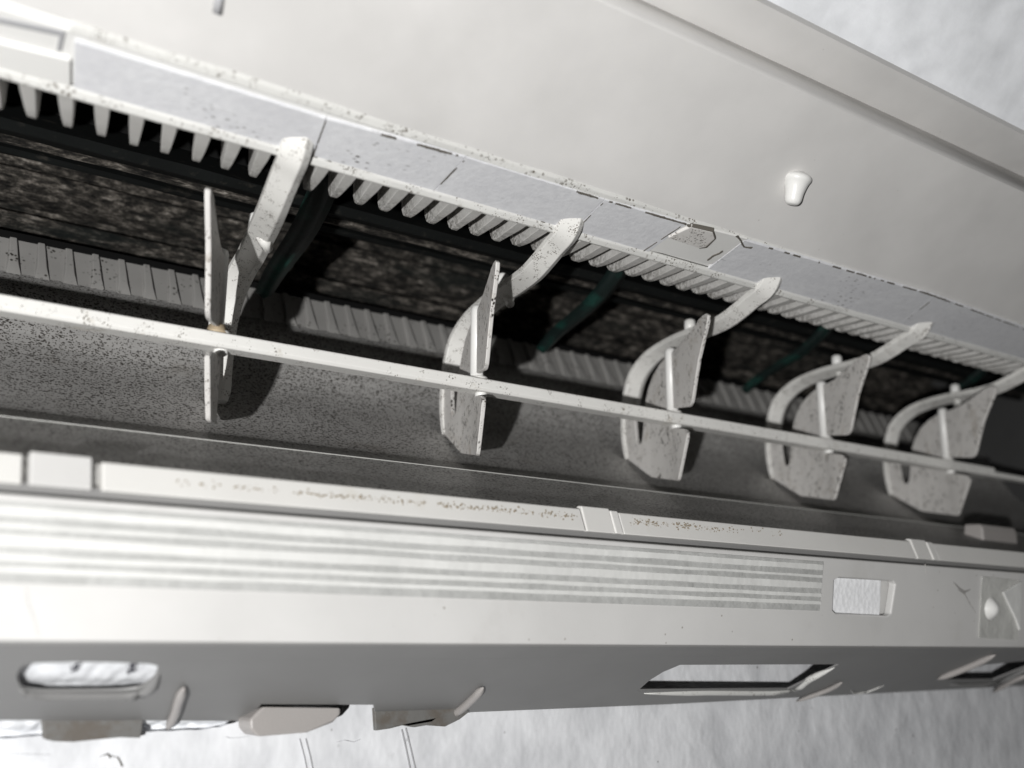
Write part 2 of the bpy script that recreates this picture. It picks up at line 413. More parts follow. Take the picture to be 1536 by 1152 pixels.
ft = lin([(0, 28), (110, 64), (490, 182), (700, 240), (905, 303), (1015, 336), (1120, 366), (1395, 446), (1536, 498), (1800, 590)])
fb = lin([(0, 100), (110, 126), (470, 229), (650, 283), (825, 331), (960, 371), (1155, 429), (1520, 537), (1800, 617)])
for x0t, x1t, x0b, x1b in ((110, 486, 112, 469), (487.5, 695, 470.5, 650), (696.5, 903.5, 651.5, 860), (905, 1027, 861.5, 972), (1114, 1398, 1061, 1346.5), (1398.5, 1640, 1347, 1600)):
    felt('felt_pad', [(x0t + 3, ft(x0t) - 7), (x1t + 3, ft(x1t) - 7), (x1b, fb(x1b)), (x0b, fb(x0b))])
# latch pocket between two felt pads
def pocket():
    o = [hit(*p, SA, SB) for p in ((1020, 330), (1122, 356), (1068, 394), (966, 371))]
    L_ = math.hypot(SB[0] - SA[0], SB[1] - SA[1]); dy, dz = (SB[0] - SA[0]) / L_, (SB[1] - SA[1]) / L_
    lp = plate('latch_plate', [(p.x, (p.y - SA[0]) * dy + (p.z - SA[1]) * dz) for p in o], [], lambda u, v, t: (u, SA[0] + dy * v + dz * t, SA[1] + dz * v - abs(dy) * t), 0.0022, 'white', AC, bevel=0.0006)
    o = [hit(*p, SA, SB) for p in ((1036, 334), (1070, 342), (1073, 352), (1060, 364), (1050, 366), (1002, 350))]
    plate('latch_tongue', [(p.x, (p.y - SA[0]) * dy + (p.z - SA[1]) * dz) for p in o], [], lambda u, v, t: (u, SA[0] + dy * v + dz * t, SA[1] + dz * v - abs(dy) * t), 0.0052, 'blade', lp, bevel=0.0012)
    sh = [hit(*p, SA, SB) for p in ((1031, 333), (1071, 341.5), (1074.5, 352), (1061, 365.5), (1050, 367), (1040, 338))]
    plate('latch_gap', [(p.x, (p.y - SA[0]) * dy + (p.z - SA[1]) * dz) for p in sh], [], lambda u, v, t: (u, SA[0] + dy * v + dz * t, SA[1] + dz * v - abs(dy) * t), 0.0046, 'mould', lp)
pocket()
def grime_line(px, w, gap=0.5, nm='seam_grime', mat='mould', seed=0, lift=0.0036, par=None):
    """a broken, lumpy line of dirt along photo points lying on the strip"""
    q = onS([hit(*p, SA, SB) for p in px]); vs = []; fs = []; k = 0
    for (a, b) in zip(q, q[1:]):
        L_ = math.hypot(b[0] - a[0], b[1] - a[1]); n = max(2, int(L_ / 0.002)); nx, nz = -(b[1] - a[1]) / L_, (b[0] - a[0]) / L_
        prev = None
        for i in range(n + 1):
            t = i / n; x, v = a[0] + (b[0] - a[0]) * t, a[1] + (b[1] - a[1]) * t; k += 1
            h = noise.noise(Vector((x * 60 + seed, v * 60, seed))) + 0.5 * noise.noise(Vector((x * 210 + seed, v * 210, seed))); hh = noise.noise(Vector((x * 400, v * 400, seed)))
            if h < gap - 0.5: prev = None; continue
            ww = w * (0.55 + 0.9 * abs(hh) + max(0, h)); x += nx * hh * w; v += nz * hh * w; s_ = len(vs)
            vs += [fS(x - nx * ww, v - nz * ww, lift), fS(x + nx * ww, v + nz * ww, lift), fS(x + nx * ww, v + nz * ww, lift - .0012), fS(x - nx * ww, v - nz * ww, lift - .0012)]
            if prev is not None: fs += [(prev + j, prev + (j + 1) % 4, s_ + (j + 1) % 4, s_ + j) for j in range(4)]
            prev = s_
    if fs: obj(nm, vs, fs, mat, par or AC, stuff=True)
# left end: bare plastic panel and its latch
lpad = [hit(*p, SA, SB) for p in ((-120, 28), (107, 84), (107, 122), (-120, 66))]
Ld = math.hypot(SB[0] - SA[0], SB[1] - SA[1]); DY, DZ = (SB[0] - SA[0]) / Ld, (SB[1] - SA[1]) / Ld
onS = lambda pts: [(p.x, (p.y - SA[0]) * DY + (p.z - SA[1]) * DZ) for p in pts]
fS = lambda u, v, t: (u, SA[0] + DY * v + DZ * t, SA[1] + DZ * v - abs(DY) * t)
plate('cover_plate', onS(lpad), [], fS, 0.004, 'white', AC, bevel=0.001)
lg = [hit(*p, SA, SB) for p in ((-120, 0), (98, 46), (92, 74), (85, 74), (89, 52), (-120, 8))]
plate('latch_gap', onS(lg), [], fS, 0.0012, 'line', AC)

for k, (a, b) in enumerate((((489, 176), (470, 230)), ((697, 236), (650, 283)), ((905, 300), (860, 345)), ((1030, 330), (966, 372)), ((1398, 447), (1347, 486)))):
    grime_line([a, b], 0.0004, 0.3, seed=k * 7.3)
for k, (x0, x1, g) in enumerate(((555, 700, .45), (860, 1030, .25), (1110, 1270, .6), (1270, 1600, .22))):
    grime_line([(x, ft(x) - 8) for x in range(x0, x1, 40)] + [(x1, ft(x1) - 8)], 0.0007, g, seed=20 + k)
for k, (x0, x1, g) in enumerate(((470, 660, .5), (660, 960, .38), (960, 1160, .2), (1170, 1560, .45))):
    grime_line([(x, fb(x) + 1) for x in range(x0, x1, 40)] + [(x1, fb(x1) + 1)], 0.0009, g, seed=40 + k)
grime_line([(1106, 350), (1112, 357), (1116, 366), (1128, 368)], 0.001, .1, seed=60)
grime_line([(1060, 388), (1070, 380), (1080, 376), (1086, 371)], 0.0012, .35, seed=63)
# upper comb: 11 teeth per vane spacing
comb = bpy.data.objects.new('upper_comb', None); C.objects.link(comb); comb.parent = AC
S = 0.302
def tooth_mesh(seed):
    rnd = random.Random(seed); j = lambda: rnd.uniform(-0.0006, 0.0006)
    side = [(0.8095, 0.4195), (0.830, 0.4215), (0.858, 0.4250 + j()), (0.872, 0.4268 + j()), (0.882, 0.4290 + j()), (0.890, 0.4335), (0.897, 0.4430), (0.899, 0.462), (0.870, 0.468), (0.816, 0.434)]
    wid = [0.0062, 0.0058, 0.0048, 0.0041, 0.0037, 0.0035, 0.0036, 0.0038, 0.0040, 0.0062]
    n = len(side); vs = [(-w + .25 * (y - .882), y, z) for (y, z), w in zip(side, wid)] + [(w + .25 * (y - .882), y, z) for (y, z), w in zip(side, wid)]
    fs = [tuple(range(n)), tuple(range(2 * n - 1, n - 1, -1))] + [(i, (i + 1) % n, (i + 1) % n + n, i + n) for i in range(n)]
    me = obj('tooth', vs, fs, 'teeth', comb, bevel=0.0009, seg=2)
    return me
protos = [tooth_mesh(i) for i in range(6)]
tx = [0.390 + S / 11 * k for k in range(-23, 62)]
for i, x in enumerate(tx):
    if i < 6: protos[i].location.x = x
    else:
        c = copy_part(protos[random.randrange(6)], comb); c.location.x = x + random.uniform(-.0006, .0006)

# ================================================================ CASING behind
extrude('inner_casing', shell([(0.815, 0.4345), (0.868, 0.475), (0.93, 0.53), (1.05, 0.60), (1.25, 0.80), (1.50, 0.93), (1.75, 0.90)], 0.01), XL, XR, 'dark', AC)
# air guide sheet: lip -> crease -> lower comb
CR = P(0.985, 11.35)
s1 = chain([(0.822, 0.132), (0.86, 0.150), (0.93, 0.178), CR], 4)
guide = extrude('air_guide', shell(s1, 0.006), XL, XR, 'sheet', AC)
s2 = chain([(CR[0], CR[1]), (1.03, 0.2135), (1.10, 0.256), (1.17, 0.314), P(1.27, 17.7), P(1.30, 18.4)], 5)
guide2 = extrude('air_guide', shell(s2, 0.006), XL, XR, 'sheet', AC)
for p in (guide, guide2):
    for f in p.data.polygons: f.use_smooth = False
extrude('guide_seam', [(CR[0] - 0.0006, CR[1] - 0.0002), (CR[0] + 0.0006, CR[1] - 0.0002), (CR[0] + 0.0004, CR[1] + 0.0006), (CR[0] - 0.0008, CR[1] + 0.0006)], XL, XR, 'crease', guide2)
# lower comb
lc = bpy.data.objects.new('lower_comb', None); C.objects.link(lc); lc.parent = AC
A1, B1 = P(1.30, 18.35), P(1.342, 20.0)
extrude('comb_bed', shell([A1, ((A1[0] + B1[0]) / 2, (A1[1] + B1[1]) / 2 - 0.0005), B1], 0.008), XL, XR, 'ribs', lc)
def rib_mesh():
    dY, dZ = B1[0] - A1[0], B1[1] - A1[1]; ly = math.hypot(dY, dZ); ny, nz = dZ / ly, -dY / ly   # towards camera: (-,+)
    if ny > 0: ny, nz = -ny, -nz
    ny, nz = -abs(dZ / ly), abs(dY / ly)
    side = [(A1[0] - dY * .25, A1[1] - dZ * .3), (A1[0] + ny * .002, A1[1] + nz * .002), (A1[0] + dY * .3 + ny * .0036, A1[1] + dZ * .3 + nz * .0036), (B1[0] + ny * .0036, B1[1] + nz * .0036), (B1[0], B1[1] + 0.001), (A1[0], A1[1] - .002)]
    wid = [0.0088, 0.0078, 0.0046, 0.0036, 0.004, 0.008]
    n = len(side); vs = [(-w, y, z) for (y, z), w in zip(side, wid)] + [(w, y, z) for (y, z), w in zip(side, wid)]
    fs = [tuple(range(n)), tuple(range(2 * n - 1, n - 1, -1))] + [(i, (i + 1) % n, (i + 1) % n + n, i + n) for i in range(n)]
    return obj('rib', vs, fs, 'ribs', lc, bevel=0.001)
rp = rib_mesh(); rs = 0.0302; rx0 = 0.149 * 1.336
for k in range(-8, 56):
    if k == -8: rp.location.x = rx0 + rs * k
    else: c = copy_part(rp, lc); c.location.x = rx0 + rs * k

# blower fan
fan = bpy.data.objects.new('blower_fan', None); C.objects.link(fan); fan.parent = AC
FC, FR = Vector((0, 1.545, 0.60)), 0.235
fan.location = (0, 0, 0)
def fan_blade(th, nm='fan_blade'):
    """long curved blade with lumpy dust, running the length of the fan"""
    nx = 150; vs = []; fs = []; prof = []
    for r_, a_ in ((FR, 0), (FR - .008, .055), (FR - .016, .12), (FR - .034, .175), (FR - .040, .165), (FR - .022, .10), (FR - .012, .035), (FR - .003, -.016)):
        prof.append((r_, th + a_))
    n = len(prof)
    for i in range(nx + 1):
        x = XL + (XR - XL) * i / nx
        for j, (r_, a_) in enumerate(prof):
            rr = r_ + 0.0030 * noise.noise(Vector((x * 22, j * 1.7, th * 9))) + 0.0014 * noise.noise(Vector((x * 90, j * 2.1, th * 19)))
            vs.append((x, FC.y - rr * math.cos(a_), FC.z - rr * math.sin(a_)))
    for i in range(nx):
        for j in range(n):
            a = i * n + j; b = i * n + (j + 1) % n; fs.append((a, b, b + n, a + n))
    fs.append(tuple(range(n))); fs.append(tuple(range(nx * n + n - 1, nx * n - 1, -1)))
    return obj(nm, vs, fs, 'grime', fan, smooth=True)
for th in range(-50, 75, 12): fan_blade(rad(th + 2.0 * math.sin(th * 1.7)))
vs = []; fs = []
for i in (0, 1):
    for j in range(40):
        t = 2 * math.pi * j / 40; vs.append(((XL, XR)[i], FC.y - (FR - .052) * math.cos(t), FC.z - (FR - .052) * math.sin(t)))
fs = [(j, (j + 1) % 40, 40 + (j + 1) % 40, 40 + j) for j in range(40)]
obj('fan_core', vs, fs, 'grime', fan, smooth=True)
# lip of the casing over the fan (dirty edge under the teeth)
extrude('stabiliser_and_gap', [P(1.13, 25.6), P(1.14, 25.05), P(1.20, 24.85), P(1.26, 25.6), P(1.2, 26.4)], XL, XR, 'near_black', AC, nx=200, wob=0.002)
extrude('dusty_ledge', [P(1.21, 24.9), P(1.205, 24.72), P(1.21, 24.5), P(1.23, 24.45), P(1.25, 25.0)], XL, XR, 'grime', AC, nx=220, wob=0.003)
extrude('stabiliser_and_gap', [P(1.245, 24.5), P(1.23, 24.25), P(1.24, 24.0), P(1.27, 23.95), P(1.28, 25.0)], XL, XR, 'near_black', AC, nx=200, wob=0.002)  # black bar standing in for the shaded gap above the fan
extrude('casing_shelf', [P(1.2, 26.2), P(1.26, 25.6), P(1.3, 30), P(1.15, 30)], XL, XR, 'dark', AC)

# dark green curved strips in front of the fan
for k in range(4):
    x = 0.463 + 0.431 * k
    path = chain([(x - .004, 0.985, 0.500), (x, 1.02, 0.478), (x + .004, 1.065, 0.460), (x + .008, 1.115, 0.449), (x + .012, 1.16, 0.440), (x + .014, 1.195, 0.425)], 5)
    vs = []; fs = []; n = len(path)
    for i, (a, b, c) in enumerate(path):
        w = 0.017; w *= 1 - .35 * (i / (n - 1)) ** 3
        for (dx, t) in ((-w, 0.006), (0, -0.001), (w, 0.006), (0, 0.014)):
            vs.append((a + dx, b + t * .3, c + t))
    for i in range(n - 1):
        for j in range(4):
            p_, q_ = i * 4 + j, i * 4 + (j + 1) % 4; fs.append((p_, q_, q_ + 4, p_ + 4))
    fs += [(0, 1, 2, 3), (4 * n - 1, 4 * n - 2, 4 * n - 3, 4 * n - 4)]
    obj('green_strip', vs, fs, 'green', AC, smooth=True)

# end walls of the outlet
plate('end_wall', [(0.82, 0.10), (1.9, 0.10), (1.9, 0.95), (0.95, 0.95), (0.80, 0.45), (0.86, 0.43), (0.90, 0.30)], [], lambda u, v, t: (XR - 0.06 + t, u, v), 0.05, 'endwall', AC)
plate('end_wall', [(0.82, 0.10), (1.9, 0.10), (1.9, 0.95), (0.95, 0.95), (0.80, 0.45), (0.86, 0.43), (0.90, 0.30)], [], lambda u, v, t: (XL + t, u, v), 0.05, 'endwall', AC)
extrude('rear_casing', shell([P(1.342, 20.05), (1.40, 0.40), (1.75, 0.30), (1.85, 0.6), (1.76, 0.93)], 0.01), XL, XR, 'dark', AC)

# ================================================================ VANES
def fX(y):
    t = [(0.83, 0.272), (0.868, 0.290), (0.898, 0.304), (0.917, 0.313), (0.954, 0.331), (0.974, 0.343), (1.038, 0.366), (1.105, 0.384), (1.14, 0.392)]
    for (a, b) in zip(t, t[1:]):
        if y <= b[0]: break
    return a[1] + (b[1] - a[1]) * (y - a[0]) / (b[0] - a[0])
def sub(outline, step=0.008):
    out = []
    for (a, b) in zip(outline, outline[1:] + outline[:1]):
        n = max(1, int(math.hypot(b[0] - a[0], b[1] - a[1]) / step))
        out += [(a[0] + (b[0] - a[0]) * i / n, a[1] + (b[1] - a[1]) * i / n) for i in range(n)]
    return out
def blade_mesh(name, outline, t, mat, parent, bev=0.0012):
    """flat outline in (Y,Z) bent along the vane's plan curve fX, tessellated on a fine grid so that it bends smoothly"""
    bm = bmesh.new(); vs = [bm.verts.new((0, y, z)) for y, z in outline]; f = bm.faces.new(vs)
    for yc in (0.868, 0.898, 0.917, 0.954, 0.974, 1.006, 1.038, 1.07, 1.105):
        bmesh.ops.bisect_plane(bm, geom=bm.verts[:] + bm.edges[:] + bm.faces[:], plane_co=(0, yc, 0), plane_no=(0, 1, 0))
    r = bmesh.ops.extrude_face_region(bm, geom=bm.faces[:])
    ex_ = [v for v in r['geom'] if isinstance(v, bmesh.types.BMVert)]
    s_ = set(ex_)
    for v in bm.verts:
        v.co.x = fX(v.co.y) + (t if v in s_ else 0)
    bmesh.ops.recalc_face_normals(bm, faces=bm.faces)
    me = bpy.data.meshes.new(name); bm.to_mesh(me); bm.free(); me.materials.append(M[mat])
    o = bpy.data.objects.new(name, me); C.objects.link(o); o.parent = parent
    b = o.modifiers.new('bevel', 'BEVEL'); b.width = bev; b.segments = 2; b.limit_method = 'ANGLE'; b.angle_limit = rad(50)
    for p in me.polygons: p.use_smooth = True
    b.harden_normals = True
    return o

BT = 0.0055
blade_out = [(0.837, 0.3845), (0.8385, 0.378), (0.846, 0.369), (0.858, 0.356), (0.871, 0.341), (0.885, 0.317), (0.893, 0.302), (0.897, 0.2955), (0.903, 0.2925), (0.910, 0.2925), (0.967, 0.3050),
             (0.9675, 0.2795), (0.928, 0.2690), (0.921, 0.2665), (0.9170, 0.2620), (0.9175, 0.2565), (0.949, 0.2145), (0.9525, 0.2105), (0.958, 0.2095), (1.035, 0.2265), (1.042, 0.2285), (1.1000, 0.2600), (1.1095, 0.2650),
             (1.1100, 0.3300), (1.0840, 0.3300), (1.0790, 0.2880), (1.0750, 0.2800), (1.0700, 0.2780), (1.0645, 0.2800), (1.0610, 0.2880), (1.0550, 0.315), (1.0490, 0.336), (1.040, 0.351), (1.026, 0.364), (1.005, 0.3735), (0.976, 0.3800),
             (0.962, 0.3780), (0.947, 0.3775), (0.930, 0.3775), (0.912, 0.3795), (0.890, 0.3835), (0.868, 0.3880), (0.853, 0.3900), (0.842, 0.3885)]
arm_path = [(0.786, 0.4330, 0.327, 0.024), (0.8, 0.4325, 0.330, 0.024), (0.827, 0.4300, 0.336, 0.024), (0.852, 0.4250, 0.341, 0.024), (0.879, 0.4185, 0.346, 0.024), (0.910, 0.4130, 0.352, 0.025),
            (0.950, 0.4115, 0.361, 0.026), (0.995, 0.4120, 0.372, 0.026), (1.034, 0.4085, 0.380, 0.026), (1.066, 0.4010, 0.383, 0.026), (1.093, 0.3840, 0.384, 0.026), (1.105, 0.3600, 0.384, 0.025), (1.110, 0.338, 0.384, 0.025), (1.111, 0.305, 0.383, 0.025), (1.108, 0.280, 0.383, 0.024), (1.104, 0.266, 0.383, 0.020)]
def near(p):
    y, z, x, w = p; k = 0.972 if y < 0.9 else (1.0 if y > 1.03 else 0.972 + 0.028 * (y - 0.9) / 0.13)
    if y < 0.79: k = 0.985
    return (y * k, z * k, x * k, w)
arm_path = [(0.782, 0.452, 0.323, 0.024), (0.7835, 0.440, 0.323, 0.024), (0.788, 0.4305, 0.3235, 0.024)] + [near(p) for p in arm_path[2:]]
def make_vane():
    v = bpy.data.objects.new('vane', None); C.objects.link(v); v.parent = AC
    blade_mesh('blade', blade_out, BT, 'blade', v)
    # curved strap
    path = chain(arm_path, 4); vs = []; fs = []; n = len(path); m = 5
    for i, (y, z, x, w) in enumerate(path):
        a = path[max(i - 1, 0)]; b = path[min(i + 1, n - 1)]; dy, dz = b[0] - a[0], b[1] - a[1]; l = math.hypot(dy, dz)
        ny, nz = dz / l, -dy / l           # outward, towards the camera / downwards
        if ny * 1.0 + nz * 0.4 > 0: ny, nz = -ny, -nz
        u = i / (n - 1); k = (0.009 * (1 - u) + 0.004 * u) * min(1, i / 10)
        for dx, o_ in ((0.0, -0.007), (0.0, 0.0), (w * .8, k), (w * 1.15, k * .35), (w * 1.15, -0.007)):
            vs.append((x + dx, y + ny * o_, z + nz * o_))
    for i in range(n - 1):
        for j in range(m):
            p_, q_ = i * m + j, i * m + (j + 1) % m; fs.append((p_, q_, q_ + m, p_ + m))
    fs += [tuple(range(m)), tuple(range(n * m - 1, (n - 1) * m - 1, -1))]
    st = obj('strap', vs, fs, 'strap', v, bevel=0.0012); st.modifiers[0].angle_limit = rad(13)
    # broken hook under the strap
    vs = []; fs = []; hk = [(0.376, 0.960, 0.408, 0.006), (0.383, 0.966, 0.402, 0.0065), (0.389, 0.972, 0.398, 0.0055), (0.392, 0.975, 0.399, 0.002)]
    tube('hook', [h[:3] for h in hk], 0, 'strap', v, seg=10, radii=[h[3] for h in hk])
    # pivot pins
    tube('pivot_pin', [(0.340, 0.968, 0.2985), (0.340, 0.968, 0.379), (0.340, 0.968, 0.3835), (0.340, 0.968, 0.3855)], 0, 'white', v, seg=16, radii=[0.0074, 0.0074, 0.0066, 0.0035])
    tube('pin_collar', [(0.343, 0.972, 0.2975), (0.343, 0.972, 0.3015)], 0.0125, 'rod', v, seg=20)
    tube('pin_end', [(0.346, 0.968, 0.287), (0.346, 0.968, 0.2795), (0.346, 0.968, 0.2775)], 0, 'white', v, seg=16, radii=[0.0068, 0.0068, 0.004])
    tube('upper_pin', [(0.370, 0.960, 0.412), (0.370, 0.960, 0.4255), (0.370, 0.960, 0.4280)], 0, 'white', v, seg=14, radii=[0.0075, 0.0075, 0.005])
    return v
v0 = make_vane(); kids = list(v0.children)
labels = ['vane seen edge on, at the left', 'vane nearly edge on with a broken hook', 'middle vane, in sharp focus', 'second vane from the right', 'rightmost vane, out of focus']
v0['group'] = 'air vanes ganged on the connecting rod'; v0['label'] = labels[0]
for k in range(1, 5):
    c = v0.copy(); C.objects.link(c); c.parent = AC; c.location.x = S * k; c['label'] = labels[k]
    for ch in kids: copy_part(ch, c)

# rust-coloured stain round the first pin's foot
M['rust'] = plastic('rusty_stain', (0.50, 0.40, 0.27), 0.6, 0.15, 0.4, 200, stain=(90, 0.5, 0.8, (0.72, 0.68, 0.6)))
tube('stain', [(0.3405, 0.968, 0.2985), (0.3405, 0.968, 0.3010), (0.3405, 0.968, 0.3075)], 0, 'rust', v0, seg=14, radii=[0.0110, 0.0098, 0.0078])
# connecting rod
rodp = [(0.9560, 0.2840), (0.9570, 0.2820), (0.9760, 0.2822), (0.9770, 0.2965), (0.9560, 0.2985), (0.9540, 0.2970)]
rod = extrude('connecting_rod', [(0.9540, 0.2860), (0.9570, 0.2828), (0.9780, 0.2832), (0.9780, 0.2965), (0.9560, 0.2976), (0.9540, 0.2962)], XL, 1.66, 'rod', AC, bevel=0.0012)
extrude('rod_end', [(0.960, 0.284), (0.974, 0.284), (0.974, 0.292), (0.960, 0.292)], 1.655, 2.05, 'rod', rod, bevel=0.001)

# ================================================================ LOWER LIP
R0, R1 = P(0.800, 8.15), P(0.812, 9.62)
def lip_seg(name, xa, xb, off=0.0, lab=None, mat='lip', up=0.0):
    a, b = (R0[0] + off, R0[1]), (R1[0] + off, R1[1] + up)
    return extrude(name, [a, b, (b[0] + 0.006, b[1] + 0.0008), (b[0] + 0.014, b[1] - 0.004), (a[0] + 0.014, a[1])], xa, xb, mat, AC, bevel=0.0014)
cuts = [XL, 0.150, 0.1545, 0.197, 0.653, 0.6545, 0.700, 1.180, 1.181, 1.223, XR]
lip_seg('lip_rail', XL, 0.1495); lip_seg('lip_clip', 0.1545, 0.1965, 0.0005, mat='face', up=.0028)
lip_seg('lip_rail', 0.2035, 0.6525); lip_seg('lip_clip', 0.6545, 0.690, 0.0008, up=.0032); lip_seg('lip_clip', 0.6900, 0.7000, -0.0008, up=.0012); lip_seg('lip_rail', 0.7010, 1.1805); lip_seg('lip_clip', 1.1835, 1.215, 0.0008, up=.0032); lip_seg('lip_clip', 1.2150, 1.2275, -0.0008, up=.0012); lip_seg('lip_rail', 1.228, XR)
for a, b in ((0.1495, 0.1545), (0.1965, 0.2035), (0.6525, 0.6545), (1.1805, 1.1835)):
    lip_seg('lip_gap', a, b, 0.006, mat='sheet')
# groove under the lip
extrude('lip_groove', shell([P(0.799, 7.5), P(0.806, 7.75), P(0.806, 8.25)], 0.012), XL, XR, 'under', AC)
# mould along the rail
def lip_mould():
    vs = []; fs = []; rnd = random.Random(3)
    runs = [(262, 330, 0.5), (345, 420, 0.5), (440, 640, 1), (655, 870, 1.6), (945, 1100, 2.2), (1100, 1180, 0.5)]
    for x0, x1, dens in runs:
        for k in range(int((x1 - x0) * dens * 0.55)):
            px = rnd.uniform(x0, x1); base = 762 + (px - 880) * 0.087
            py = base + 20 - 8 * 0 + rnd.gauss(-6, 2.6) 
            q = hit(px, py, R0, R1); r_ = rnd.choice((0.0003, 0.0004, 0.0006, 0.0009)) ; s = len(vs); c = Vector((q.x, q.y - 0.0004, q.z))
            n = 6
            for j in range(n):
                t = 2 * math.pi * j / n; rr = r_ * rnd.uniform(.6, 1.3); vs.append(c + Vector((rr * math.cos(t) * 1.5, 0, rr * math.sin(t))))
            vs.append(c + Vector((0, -0.0004, 0)))
            fs += [(s + j, s + (j + 1) % n, s + n) for j in range(n)]
    o = obj('mould_specks', vs, fs, 'stainb', AC); o['kind'] = 'stuff'
M['stainb'] = flat('brown_mould', (0.27, 0.225, 0.165), 0.9)
lip_mould()
# small block at the right end of the outlet
extrude('end_stop', [(0.895, 0.154), (0.895, 0.183), (0.899, 0.189), (0.925, 0.191), (0.93, 0.16)], 1.505, 1.60, 'clip', AC, bevel=0.005)

# ================================================================ LOWER FRONT FACE
E0, E1 = (0.797, 0.0075), P(0.789, 7.62)
LF = math.hypot(E1[0] - E0[0], E1[1] - E0[1]); ey_, ez_ = (E1[0] - E0[0]) / LF, (E1[1] - E0[1]) / LF
def onF(px, py): q = hit(px, py, E0, E1); return (q.x, (q.y - E0[0]) * ey_ + (q.z - E0[1]) * ez_)
def fF(u, v, t): return (u, E0[0] + ey_ * v + ez_ * t, E0[1] + ez_ * v - ey_ * t)   # positive t = into the unit
hole = [onF(*p) for p in ((1252, 870), (1257, 867), (1340, 872), (1343, 876), (1336, 921), (1332, 924), (1254, 920), (1250, 916))]
face = plate('lower_front_face', [(XL, 0.0), (XR, 0.0), (XR, LF), (XL, LF)], [hole], fF, 0.010, 'face', AC, bevel=0.002)
def block(name, pts, t0, t1, mat, parent, bevel=0.001, **k):
    return plate(name, pts, [], lambda u, v, t: fF(u, v, t0 + t), t1 - t0, mat, parent, bevel=bevel, **k)
hx = [p[0] for p in hole]; hz = [p[1] for p in hole]
block('polystyrene_block', [(min(hx) - .01, min(hz) - .01), (max(hx) - .018, min(hz) - .01), (max(hx) - .018, max(hz) + .01), (min(hx) - .01, max(hz) + .01)], 0.0065, 0.03, 'poly', face)
block('hole_backing', [(max(hx) - .021, min(hz) - .01), (max(hx) + .01, min(hz) - .01), (max(hx) + .01, max(hz) + .01), (max(hx) - .021, max(hz) + .01)], 0.014, 0.03, 'face', face)
# ribbed film
xe = onF(1230, 880)[0]; vt, vb = onF(1230, 842)[1], onF(1226, 916)[1]
filmo = block('ribbed_film', [(XL, vb), (xe, vb), (xe + .003, vt), (XL, vt)], -0.0012, 0.0, 'film', face, bevel=0.0004)
def ridge(za, zb):
    nx = 150; vs = []; fs = []
    for i in range(nx + 1):
        x = XL + (xe + .0006 - XL) * i / nx
        w1 = 0.0008 * noise.noise(Vector((x * 16, za * 90, 0))); w2 = 0.0008 * noise.noise(Vector((x * 16, zb * 90, 5)))
        h = 0.0022 + 0.0007 * noise.noise(Vector((x * 24, za * 60, 9)))
        for v_, t_ in ((za + w1, -0.0010), (za + (zb - za) * .08 + w1, -h), (zb - (zb - za) * .08 + w2, -h), (zb + w2, -0.0010)):
            vs.append(fF(x, v_, t_))
    for i in range(nx):
        for j in range(4):
            a = i * 4 + j; b = i * 4 + (j + 1) % 4; fs.append((a, b, b + 4, a + 4))
    fs += [(0, 1, 2, 3), (4 * nx + 3, 4 * nx + 2, 4 * nx + 1, 4 * nx)]
    obj('ridge', vs, fs, 'ridge', filmo)
for ya, yb in ((846, 855.5), (862, 866), (872, 883.5), (889.5, 895.5), (901, 907)):
    ridge(onF(1228, yb)[1], onF(1228, ya)[1])
# transparent tape tab with a wrinkle at right
tp = [onF(*p) for p in ((1471, 864), (1527, 870), (1525, 960), (1466, 956))]
tape = block('clear_tape', tp, -0.0022, -0.0008, 'clear', face, bevel=0.0003)
cn = onF(1483, 912); vs = []; fs = []
ctr = onF(1484, 913)
for i in range(9):
    for j in range(16):
        t = 2 * math.pi * j / 16; r_ = 0.0145 * (1 - i / 8); h = 0.010 * (1 - (1 - i / 8) ** 2)
        vs.append(fF(ctr[0] + r_ * 1.0 * math.cos(t), ctr[1] + r_ * math.sin(t), -0.002 - h))
for i in range(8):
    for j in range(16): fs.append((i * 16 + j, i * 16 + (j + 1) % 16, (i + 1) * 16 + (j + 1) % 16, (i + 1) * 16 + j))
obj('screw_boss', vs, fs, 'white', face, smooth=True)
w = [onF(*p) for p in ((1499, 888), (1526, 872), (1524, 945), (1519, 930))]
block('tape_fold', w, -0.006, -0.0024, 'ridge', tape, bevel=0.001)
# scuff mark
def scuff(pts, w, parent, f, on, mat='line'):
    vs = []; fs = []
    for i, (px, py) in enumerate(pts):
        u, v = on(px, py); ww = w * random.uniform(.5, 1.2) * (0.3 if i in (0, len(pts) - 1) else 1)
        vs += [f(u, v - ww, -0.0004), f(u, v + ww, -0.0004), f(u, v + ww, 0.001), f(u, v - ww, 0.001)]
    for i in range(len(pts) - 1):
        for j in range(4): a = i * 4 + j; b = i * 4 + (j + 1) % 4; fs.append((a, b, b + 4, a + 4))
    obj('scuff_mark', vs, fs, mat, parent)
M['scuff'] = flat('grey_scuff', (0.30, 0.29, 0.28), 0.8)
scuff([(1430, 873), (1438, 882), (1446, 888), (1456, 884)], 0.0018, face, fF, onF, 'scuff'); scuff([(1436, 884), (1447, 891), (1454, 905), (1464, 920)], 0.0010, face, fF, onF, 'scuff')
scuff([(1388, 846), (1389, 852), (1389, 862)], 0.0006, face, fF, onF, 'scuff')
scuff([(39, 880), (42, 905), (52, 930), (57, 955)], 0.0002, face, fF, onF, 'scuff')

